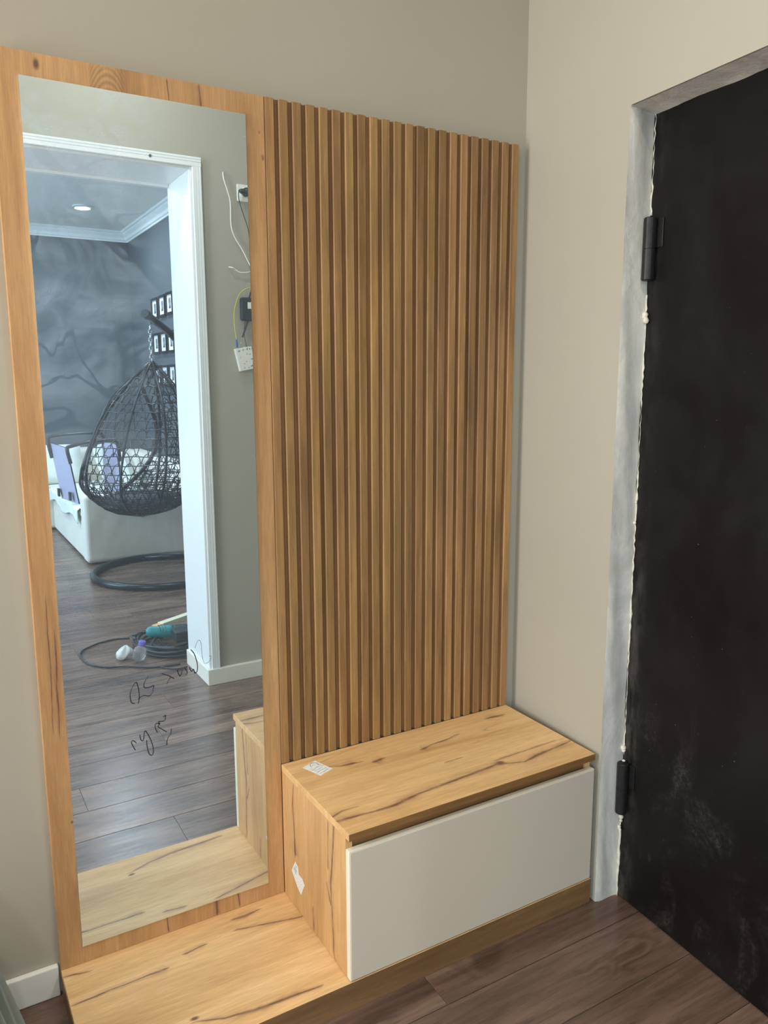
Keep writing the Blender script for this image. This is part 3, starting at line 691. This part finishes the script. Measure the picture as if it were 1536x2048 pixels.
for k, (fu, fv, l) in enumerate([(.2, .12, .010), (.45, .1, .008), (.7, .08, .012), (.85, .1, .009), (.62, .3, .006), (.8, .33, .007), (.85, .55, .012), (.5, .62, .004), (.35, .7, .004), (.75, .85, .014), (.9, .82, .012), (.55, .9, .006), (.3, .88, .005), (.2, .4, .003)]):
    p = bx[0].lerp(bx[1], fu).lerp(bx[3].lerp(bx[2], fu), fv); a = random.uniform(0, pi)
    MB(oo).tube([on(p.x-cos(a)*l*.4, p.y-sin(a)*l*.4, .0232), on(p.x+cos(a)*l*.4, p.y+sin(a)*l*.4, .0232)], .0014, 5).build('slot', M_BLP, ob)
fb = thing('fibre_cable', on(-.269, 1.64, 0), 'yellow fibre cable arching from the router to the white box', 'cable')
oo = on(-.269, 1.64, 0)
MB(oo).tube(smooth_path([on(a, b, .03) for a, b in [(-.178, 1.879), (-.185, 1.877), (-.222, 1.866), (-.252, 1.836), (-.27, 1.788), (-.277, 1.746), (-.275, 1.693), (-.269, 1.64)]], 6), .0021, 6).build('fibre', plain('yellow_jacket', (212, 196, 62), .5), fb, smooth=True)
MB(oo).tube([on(-.269, 1.641, .03), on(-.266, 1.625, .026), on(-.2605, 1.606, .014)], [.003, .0045, .0045], 6).build('connector', plain('blue_plastic', (40, 112, 196), .4), fb)

# ================================================================== LIVING ROOM (seen in the mirror)
# downlights
for i, (x, yv) in enumerate([(-.105, 6.06), (-.16, 4.86), (-.16, 3.3), (-1.8, 6.06), (-1.8, 4.4), (-3.2, 6.06), (-3.2, 4.0)]):
    lb = ['bright round ceiling light in the living room, reflected high in the mirror', 'round living room ceiling light just under the white lintel', 'round living room ceiling light nearest the opening, on the picture wall side', 'round living room ceiling light over the middle of the sofa', 'round ceiling light in the middle of the living room', 'round living room ceiling light over the window end of the sofa', 'round living room ceiling light nearest the window'][i]
    downlight((x, VY(yv), CEIL), LIV_W*(.8 if i < 3 else 1), LIV_C, lb, 'living room ceiling lights', 60)

# picture frames on the side wall
M_FRM = plain('black_frame', (20, 21, 24), .4); M_MAT = plain('white_mat', (232, 234, 236), .7, var=.01)
t = NT('grey_photo_print'); co = t.obj(); t.bs(col=t.ramp(t.noise(co, 22, 4), [(.35, lin4((60, 66, 72))), (.65, lin4((168, 174, 178)))]), rough=.4); M_PIC = t.m
rows = ['top', 'middle', 'bottom']; cols = ['nearest the room corner', 'in the middle', 'nearest the opening']
for r, (z0, z1) in enumerate([(2.06, 2.262), (1.722, 1.925), (1.408, 1.61)]):
    for k, (ya, yb) in enumerate([(6.285, 6.06), (6.015, 5.79), (5.755, 5.53)]):
        a, b = VY(ya), VY(yb); dz = .012*k if r == 0 else 0; zz0, zz1 = z0+dz*.4, z1+dz*.4
        loc = (XSIDE, (a+b)/2, zz0)
        f = thing('picture_frame', loc, 'black framed print, %s row, the one %s' % (rows[r], cols[k]), 'picture frame', 'nine framed prints on the living room wall')
        X0 = XSIDE-.022; fr = .022
        m = MB(loc); m.box(X0, XSIDE-.0005, a, b, zz0, zz0+fr); m.box(X0, XSIDE-.0005, a, b, zz1-fr, zz1); m.box(X0, XSIDE-.0005, a, a+fr, zz0+fr, zz1-fr); m.box(X0, XSIDE-.0005, b-fr, b, zz0+fr, zz1-fr)
        m.build('frame', M_FRM, f)
        MB(loc).box(XSIDE-.010, XSIDE-.004, a+fr, b-fr, zz0+fr, zz1-fr).build('mat', M_MAT, f)
        c = (a+b)/2; MB(loc).box(XSIDE-.0108, XSIDE-.0101, c-.035, c+.035, zz0+.055, zz1-.05).build('print', M_PIC, f)

# ---- sofa
def fabric(name, c):
    t = NT(name); co = t.obj(); n = t.noise(co, 5, 5, .6); f = t.noise(co, 300, 2); a = lin(c)
    t.bs(col=t.ramp(n, [(.3, tuple(x*.93 for x in a)), (.7, tuple(min(1, x*1.04) for x in a))]), rough=.85, spec=.2, sheen=.2); t.bump(f, .25, .001); return t.m
M_SOFA = fabric('cream_upholstery', (226, 220, 208)); M_PIL = fabric('white_pillow', (232, 234, 228)); M_THROW = fabric('blue_grey_throw', (120, 134, 152))
LS = V(0, 5.5, 0)
sofa = thing('corner_sofa', LS, 'cream white corner sofa behind the hanging chair', 'sofa')
def vbox(org, x0, x1, y0, y1, z0, z1): return MB(org).box(x0, x1, VY(y0), VY(y1), z0, z1)
vbox(LS, -.50, .52, 4.63, 4.81, .012, .565).build('end_arm', M_SOFA, sofa, bevel=.035, seg=4)
vbox(LS, -.49, .52, 4.815, 6.44, .012, .35).build('chaise_base', M_SOFA, sofa, bevel=.03, seg=4)
vbox(LS, -.49, .30, 4.82, 6.9, .352, .42).build('chaise_cushion', M_SOFA, sofa, bevel=.03, seg=4)
vbox(LS, .31, .52, 4.82, 6.95, .352, .74).build('backrest', M_SOFA, sofa, bevel=.06, seg=5)
vbox(LS, -2.5, .52, 6.45, 7.17, .012, .30).build('seat_base', M_SOFA, sofa, bevel=.03, seg=4)
vbox(LS, -1.48, -.5, 6.43, 6.95, .302, .42).build('seat_cushion', M_SOFA, sofa, bevel=.035, seg=4)
vbox(LS, -2.48, -1.49, 6.43, 6.95, .302, .42).build('seat_cushion', M_SOFA, sofa, bevel=.035, seg=4)
vbox(LS, -2.5, .29, 6.96, 7.17, .302, .76).build('backrest', M_SOFA, sofa, bevel=.06, seg=5)
def pillow(c, wx, h, th, tilt, rot, label, mat, grp='pillows on the corner sofa'):
    m = MB((0, 0, 0)); n = 12; vs_ = []; fs = []
    for s in (1, -1):
        for i in range(n+1):
            for j in range(n+1):
                a, b = -1+2*i/n, -1+2*j/n
                e_ = max(0, (1-a**4)*(1-b**4))**.5
                k = 1-.06*(abs(a*b))**2+.03*(abs(a)**6+abs(b)**6)*abs(a*b)
                vs_.append((a*wx/2*k, s*th/2*e_, (b*h/2*k)+h/2))
    q = (n+1)**2
    for i in range(n):
        for j in range(n):
            A_ = i*(n+1)+j; fs.append((A_, A_+n+1, A_+n+2, A_+1)); fs.append((q+A_, q+A_+1, q+A_+n+2, q+A_+n+1))
    o = m.add(vs_, fs).build('pillow', mat, smooth=True)
    o.location = c; o.rotation_euler = (tilt, 0, rot); tag(o, label, 'pillow', grp); return o
pillow(V(-.42, 6.73, .425), .56, .40, .16, Rd(12), 0, 'white pillow at the left of the lavender tray', M_PIL)
pillow(V(-1.0, 6.73, .425), .52, .40, .16, Rd(12), Rd(4), 'white pillow farthest from the hanging chair', M_PIL)
pillow(V(.17, 6.55, .425), .50, .42, .17, Rd(18), Rd(-58), 'white pillow seen through the wicker of the hanging chair', M_PIL)
pillow(V(.20, 5.95, .425), .46, .36, .15, Rd(16), Rd(-80), 'white pillow half hidden behind the casing and hanging chair', M_PIL)
# throw on the chaise: soft layered cloth draping over the side
def throw():
    m = MB(V(-.4, 5.9, .42)); n, k = 40, 24; vs_ = []; fs = []
    for i in range(n+1):
        y = 4.86+(6.4-4.86)*i/n
        for j in range(k+1):
            s = j/k; a = random.uniform(-.003, .003)
            if s < .6: x = -.10-(.405)*s/.6; z = .4235+.006*abs(sin(y*9+s*7))+a+.002
            else: x = -.505-.008*abs(sin(y*13))-.004; z = .422-(s-.6)/.4*(.10+.03*sin(y*7))
            vs_.append(V(x, y, z))
    for i in range(n):
        for j in range(k): A_ = i*(k+1)+j; fs.append((A_, A_+1, A_+k+2, A_+k+1))
    o = m.add(vs_, fs).build('throw_blanket', fabric('white_throw', (228, 234, 236)), smooth=True)
    md = o.modifiers.new('thick', 'SOLIDIFY'); md.thickness = .006; md.offset = 1
    return tag(o, 'white fluffy throw draped over the side of the chaise', 'blanket')
throw()
o = MB(V(-.75, 6.62, .42)); vs_ = []
o.box(-.98, -.52, VY(6.60), VY(6.45), .4225, .452); o = o.build('folded_blanket', M_THROW, bevel=.012, seg=3); tag(o, 'blue grey folded blanket on the far sofa seat', 'blanket')
t = NT('striped_cloth'); co = t.obj(); sep = t.n('ShaderNodeSeparateXYZ'); t.l(co, sep.inputs[0]); s_ = t.math('SINE', t.math('MULTIPLY', sep.outputs[2], 330)); t.bs(col=t.ramp(t.math('MULTIPLY', t.math('ADD', s_, 1), .5), [(.35, lin4((226, 232, 232))), (.6, lin4((120, 150, 160)))]), rough=.85)
o = MB(V(-.75, 6.43, .3)).box(-.92, -.56, VY(6.427), VY(6.415), .25, .421).build('striped_cloth', t.m, bevel=.004, seg=2); tag(o, 'blue and white striped cloth hanging over the sofa seat edge', 'cloth')

# ---- lavender folding tray standing open on the chaise
M_LAV = plain('lavender_board', (170, 168, 196), .5, var=.02); M_BLK = plain('black_tube', (22, 24, 27), .28, .3, var=.05)
LT = V(-.35, 5.15, .43)
tray = thing('folding_tray', LT, 'folded lavender bed tray with black tube legs standing on the sofa', 'tray table')
def board(p0, p1, p2, p3, th):
    P = [Vector(V(*q)) for q in (p0, p1, p2, p3)]; nrm = (P[1]-P[0]).cross(P[3]-P[0]).normalized()*th
    b = MB(LT).prism(P, nrm).build('board', M_LAV, tray, bevel=.002)
    ed = MB(LT).tube([P[0]+nrm*.5, P[1]+nrm*.5, P[2]+nrm*.5, P[3]+nrm*.5], .006, 6, True).build('edge_strip', M_BLK, b, smooth=True)
board((-.475, 5.02, .45), (-.53, 5.10, .91), (-.60, 5.50, .93), (-.545, 5.44, .45), .012)
board((-.13, 5.05, .45), (-.115, 5.10, .91), (-.16, 5.50, .95), (-.19, 5.44, .45), .012)
def tleg(pts):
    MB(LT).tube(smooth_path([V(*q) for q in pts], 5), .0155, 8).build('leg', M_BLK, tray, smooth=True)
tleg([(-.505, 5.08, .78), (-.525, 5.09, .90), (-.49, 5.09, .925), (-.33, 5.09, .955), (-.17, 5.09, .955), (-.12, 5.09, .93), (-.105, 5.09, .78)])
tleg([(-.595, 5.48, .80), (-.615, 5.49, .945), (-.58, 5.49, .985), (-.40, 5.49, 1.0), (-.22, 5.49, 1.0), (-.16, 5.49, .97), (-.15, 5.48, .80)])
for x, y in ((-.52, 5.12), (-.565, 5.42)): MB(LT).box(x-.012, x+.006, VY(y+.03), VY(y-.03), .47, .54).build('hinge_bracket', M_BLK, tray, bevel=.003)

# ---- hanging egg chair with stand
CX, CY = -.045, 4.10
LE = V(CX, CY, 0)
stand = thing('egg_chair_stand', LE, 'black steel ring stand with a curved pole for the hanging chair', 'stand')
ring = [V(CX+.015+.52*cos(a), CY-.035+.52*sin(a), .027) for a in [2*pi*k/64 for k in range(64)]]
MB(LE).tube(ring, .026, 12, True).build('base_ring', M_BLK, stand, smooth=True)
pa = Rd(44); px, py = CX+.015+.52*cos(pa), CY-.035+.52*sin(pa)
pole = [(px, py, .03), (px+.02, py+.03, .3), (px+.025, py+.035, 1.0), (px+.01, py+.02, 1.45), (px-.08, py-.08, 1.70), (CX+.20, CY+.21, 1.82), (CX+.05, CY+.05, 1.895), (CX-.02, CY-.02, 1.93)]
MB(LE).tube(smooth_path([V(*q) for q in pole], 8), .027, 12).build('pole', M_BLK, stand, smooth=True)
MB(LE).tube([V(CX-.012, CY-.012, 1.925), V(CX-.045, CY-.045, 1.94)], .033, 12).build('end_cap', plain('black_rubber', (14, 15, 16), .6), stand)
MB(LE).tube([V(px, py, .03), V(CX+.015+.52*cos(pa+.9), CY-.035+.52*sin(pa+.9), .03)], .018, 8).build('cross_bar', M_BLK, stand, smooth=True)
MB(LE).tube([V(px, py, .03), V(CX+.015+.52*cos(pa-.9), CY-.035+.52*sin(pa-.9), .03)], .018, 8).build('cross_bar', M_BLK, stand, smooth=True)
MB(LE).tube(smooth_path([V(CX+.004, CY+.004, 1.885), V(CX+.012, CY+.004, 1.872), V(CX+.010, CY+.004, 1.868)], 4), .004, 6).build('hook', M_BLK, stand, smooth=True)
# chain + egg basket: hang from the stand
LB = V(CX, CY, .45)
egg = thing('egg_chair', LB, 'black wicker egg chair hanging on a chain', 'hanging chair')
M_CHAIN = plain('chain_steel', (190, 198, 204), .25, .9, var=.03)
m = MB(LB); z = 1.602; k = 0
while z < 1.86:
    ax = k % 2; P = []
    for i in range(14):
        a = 2*pi*i/14; u_, v_ = .011*cos(a), .019*sin(a)
        P.append(V(CX+(u_ if ax else 0), CY+(0 if ax else u_), z+v_))
    m.tube(P, .0048, 6, True); z += .030; k += 1
m.build('chain', M_CHAIN, egg, smooth=True)
prof = [(0, .0), (.04, .055), (.10, .125), (.2, .225), (.3, .305), (.42, .375), (.55, .425), (.66, .445), (.76, .435), (.85, .385), (.92, .30), (.97, .18), (1, .0)]
def pr_(t):
    for (a, b), (c, d) in zip(prof, prof[1:]):
        if t <= c: f = (t-a)/(c-a); return b+(d-b)*f
    return 0
def egg_pt(th, t, s=1.0):
    r = pr_(max(0, min(1, t)))*s; zc = 1.60-1.15*t
    off_ = .115*min(1, t*1.25)
    return V(CX-off_+r*cos(th), CY+.03*t+r*sin(th), zc)
TH0 = Rd(128)       # direction of the open side (away from the mirror, to its left)
def is_open(th, t):
    d = (th-TH0+pi) % (2*pi)-pi
    return abs(d) < 1.12*math.sqrt(max(0, 1-((t-.50)/.40)**2)) if abs(t-.5) < .40 else False
M_WICK = plain('black_wicker', (24, 26, 28), .38, 0, var=.1, scale=60)
m = MB(LB); random.seed(11)
NR, NC = 19, 34
for i in range(1, NR):
    t0 = i/NR; cnt = max(8, int(NC*min(1, pr_(t0)/.40)))
    for j in range(cnt):
        th = 2*pi*(j+.5*(i % 2))/cnt+random.uniform(-.02, .02); dth = 2*pi/cnt
        if is_open(th+dth/2, t0): continue
        h = 1.25/NR*(random.uniform(.9, 1.25)); P = []
        for q in range(7):
            f = q/6; P.append(egg_pt(th+dth*(f*1.06-.03), t0-h*math.sin(pi*f)**.7, 1+random.uniform(-.008, .008)))
        m.tube(P, .0032, 4, cap=False)
for i in range(1, NR):          # ring strands; denser in the bowl of the seat
    t0 = i/NR
    for rep in range(1 if t0 < .7 else 2):
        P = []
        for j in range(73):
            th = 2*pi*j/72; tt = t0+.012*rep+random.uniform(-.004, .004)
            if is_open(th, tt):
                if len(P) > 2: m.tube(P, .0038, 4, cap=False)
                P = []; continue
            P.append(egg_pt(th, tt, 1+.006*((j+rep) % 2)))
        if len(P) > 2: m.tube(P, .0038, 4, cap=False)
for j in range(96):            # cross weave in the seat bowl
    th = 2*pi*j/96+random.uniform(-.03, .03); P = []
    for q in range(12):
        tt = .74+.26*q/11
        if is_open(th, tt): continue
        P.append(egg_pt(th+.35*(q/11)*(1 if j % 2 else -1), tt, 1+.01*(q % 2)))
    if len(P) > 2: m.tube(P, .0034, 4, cap=False)
o = m.build('wicker_weave', M_WICK, egg); o['kind'] = 'stuff'
# frame: rim of the open side and curved ribs
rim = []
for k in range(72):
    a = 2*pi*k/72; t_ = .5+.40*sin(a); th = TH0+1.12*cos(a); rim.append(egg_pt(th, t_, 1.0))
MB(LB).tube(rim, .016, 10, True).build('rim', M_BLK, egg, smooth=True)
for ang in (TH0+1.18, TH0-1.18, TH0+pi-.55, TH0+pi+.55, TH0+1.9, TH0-1.9):
    P = [egg_pt(ang, q/26, 1.0) for q in range(0, 27)]
    MB(LB).tube(P, .0105 if abs(ang-TH0) < 1.3 else .009, 8).build('rib', M_BLK, egg, smooth=True)
MB(LB).lathe([(.012, 0), (.022, -.012), (.026, -.035), (.02, -.05)], V(CX, CY, 1.605), 14).build('crown_cap', M_BLK, egg, smooth=True)
t = NT('charcoal_cushion'); co = t.obj(); t.bs(col=t.ramp(t.noise(co, 20, 3), [(.3, lin4((36, 40, 44))), (.7, lin4((58, 62, 66)))]), rough=.8); 
m = MB(LB); m.lathe([(.10, .0), (.25, .02), (.315, .065), (.30, .11), (.18, .14), (.05, .15)], V(CX-.11, CY+.03, .49), 28); m.build('seat_cushion', t.m, egg, smooth=True)

# ---- tools on the floor just inside the opening
M_CORD = plain('black_rubber_cable', (30, 33, 36), .5, var=.1)
LC = V(-.53, 2.36, 0)
random.seed(5); P = []
for k in range(9*28):
    a = 2*pi*k/28; n_ = k/28; r = .12+.115*(.5+.5*sin(n_*2.4))+.010*sin(a*2+n_)
    P.append(V(-.445+.025*sin(n_*1.7)+r*.84*cos(a), 2.37+.03*cos(n_*2.1)+r*1.05*sin(a), .010+.0040*n_+.003*sin(3*a+n_)))
o = MB(LC).tube(P, .0072, 6).build('cable_coil', M_CORD, smooth=True); tag(o, 'thick coil of black power cable lying on the living room floor', 'cable')
LL = V(-.80, 2.33, 0)
P = smooth_path([V(*q) for q in [(-.63, 2.605, .0065), (-.70, 2.625, .0065), (-.76, 2.615, .0065), (-.82, 2.59, .0065), (-.905, 2.51, .0065), (-.925, 2.40, .0065), (-.905, 2.28, .0065), (-.84, 2.19, .0065), (-.75, 2.15, .0065), (-.65, 2.075, .0065), (-.56, 2.05, .0065), (-.50, 2.045, .0065)]], 8)
o = MB(LL).tube(P, .0052, 6).build('loose_cable', M_CORD, smooth=True); tag(o, 'loose loop of black cable spreading left of the coil', 'cable')
P = smooth_path([V(*q) for q in [(-.60, 2.06, .0065), (-.57, 2.01, .0065), (-.53, 1.98, .0065), (-.48, 1.985, .0065)]], 8)
o = MB(V(-.54, 2.0, 0)).tube(P, .0045, 6).build('cable_end', M_CORD, smooth=True); tag(o, 'short dark cable end on the floor by the white baseboard', 'cable')
# grinder
M_TL = plain('teal_tool_plastic', (0, 132, 140), .45, var=.05); M_DK = plain('dark_tool_metal', (48, 52, 54), .4, .4, var=.08)
gl = V(-.50, 2.36, .1); gr = thing('angle_grinder', gl, 'teal power tool lying on the black cable coil', 'power tool')
axis = Vector(V(1, 0, 0))-Vector(V(0, 0, 0)); axis = Vector((.96, .22, -.05)).normalized()
g0 = Vector(V(-.59, 2.375, .100))
MB(gl).lathe([(.012, 0), (.027, .012), (.031, .03), (.029, .06), (.033, .075), (.034, .13), (.031, .145)], g0, 18, axis).build('body', M_TL, gr, smooth=True)
for q in (.07, .085, .1): MB(gl).tube([g0+axis*q+(Vector((0, cos(a), sin(a)))*.0338) for a in [pi*k/10 for k in range(11)]], .0015, 5).build('vent_rib', M_DK, gr)
MB(gl).lathe([(.030, .145), (.036, .155), (.036, .21), (.028, .225)], g0, 14, axis).build('gear_housing', M_DK, gr, smooth=False)
MB(gl).lathe([(.058, 0), (.06, .003), (.058, .006)], g0+axis*.19+Vector((0, 0, -.030)), 26, (.1, .2, 1)).build('disc_guard', M_DK, gr)
MB(gl).tube(smooth_path([g0, g0-axis*.03+Vector((0, 0, -.002)), g0-axis*.055+Vector((0, .01, -.010)), g0-axis*.075+Vector((0, -.01, -.020)), g0-axis*.06+Vector((0, .04, -.026))], 6), .006, 6).build('cord_sleeve', M_CORD, gr, smooth=True)
# wooden batten lying across the coil
bl = V(-.45, 2.42, .12); A_ = Vector(V(-.490, 2.455, .098)); B_ = Vector(V(-.27, 2.57, .10)); d_ = (B_-A_).normalized(); sd = d_.cross(Vector((0, 0, 1))).normalized()*.022; uz = Vector((0, 0, .016))
bt = thing('wooden_batten', bl, 'pale wooden batten with an orange end lying over the tool', 'batten')
MB(bl).prism([A_-sd, A_+sd, A_+sd+uz, A_-sd+uz], (B_-A_)).build('stick', plain('pale_batten', (226, 222, 196), .6, var=.05), bt, bevel=.001)
A2 = A_-d_*.045; MB(bl).prism([A2-sd*.85, A2+sd*.85, A2+sd*.85+uz*.8, A2-sd*.85+uz*.8], d_*.0449).build('end_grain', plain('orange_wood', (232, 176, 122), .6), bt, bevel=.001)
# second dark tool (case) partly behind the casing
tl = V(-.40, 2.22, .085); tb = thing('tool_battery_case', tl, 'dark grey tool housing beside the teal tool', 'power tool')
m = MB(tl).box(-.48, -.36, VY(2.28), VY(2.18), .072, .132); m.build('housing', M_DK, tb, bevel=.008, seg=3)
for k in range(3): MB(tl).box(-.47+.03*k, -.458+.03*k, VY(2.18), VY(2.177), .088, .113).build('vent', M_BLP, tb)
# clear bottle with violet cap
bo = V(-.672, 2.20, 0); bot = thing('plastic_bottle', bo, 'small clear plastic bottle with a violet cap', 'bottle')
t = NT('clear_plastic'); t.bs(col=(.8, .84, .86, 1), rough=.1, trans=.85); t.b.inputs['IOR'].default_value = 1.25
bax = Vector((.25, .1, .95)); b0 = Vector(V(-.672, 2.20, .032))
MB(bo).lathe([(.022, 0), (.033, .006), (.034, .045), (.030, .062), (.016, .074), (.014, .08)], b0-bax.normalized()*.02, 22, bax).build('bottle_body', t.m, bot, smooth=True)
MB(bo).lathe([(.018, .060), (.0185, .062), (.0185, .082), (.016, .085)], b0, 18, bax).build('cap', plain('violet_cap', (112, 108, 196), .4), bot)
# crumpled white rag
ro = V(-.735, 2.29, 0); m = MB(ro); vs_ = []; fs = []; N, K = 22, 9; random.seed(9)
for i in range(K+1):
    f = i/K
    for k in range(N):
        a = 2*pi*k/N; r = (sin(pi*(f*.92+.06))**.7)*(1+.16*sin(3*a+4*f)+.10*sin(7*a-5*f)+random.uniform(-.06, .06))
        vs_.append(V(-.745+.042*r*cos(a)+.03*f, 2.27+.036*r*sin(a)+.03*f, .004+.06*f+.006*sin(5*a)*f))
for i in range(K):
    for k in range(N): fs.append((i*N+k, i*N+(k+1) % N, (i+1)*N+(k+1) % N, (i+1)*N+k))
fs += [tuple(range(N-1, -1, -1)), tuple(K*N+k for k in range(N))]
o = m.add(vs_, fs).build('crumpled_rag', fabric('grey_white_rag', (206, 210, 208)), smooth=True); tag(o, 'crumpled grey-white rag on the cable by the bottle', 'rag')
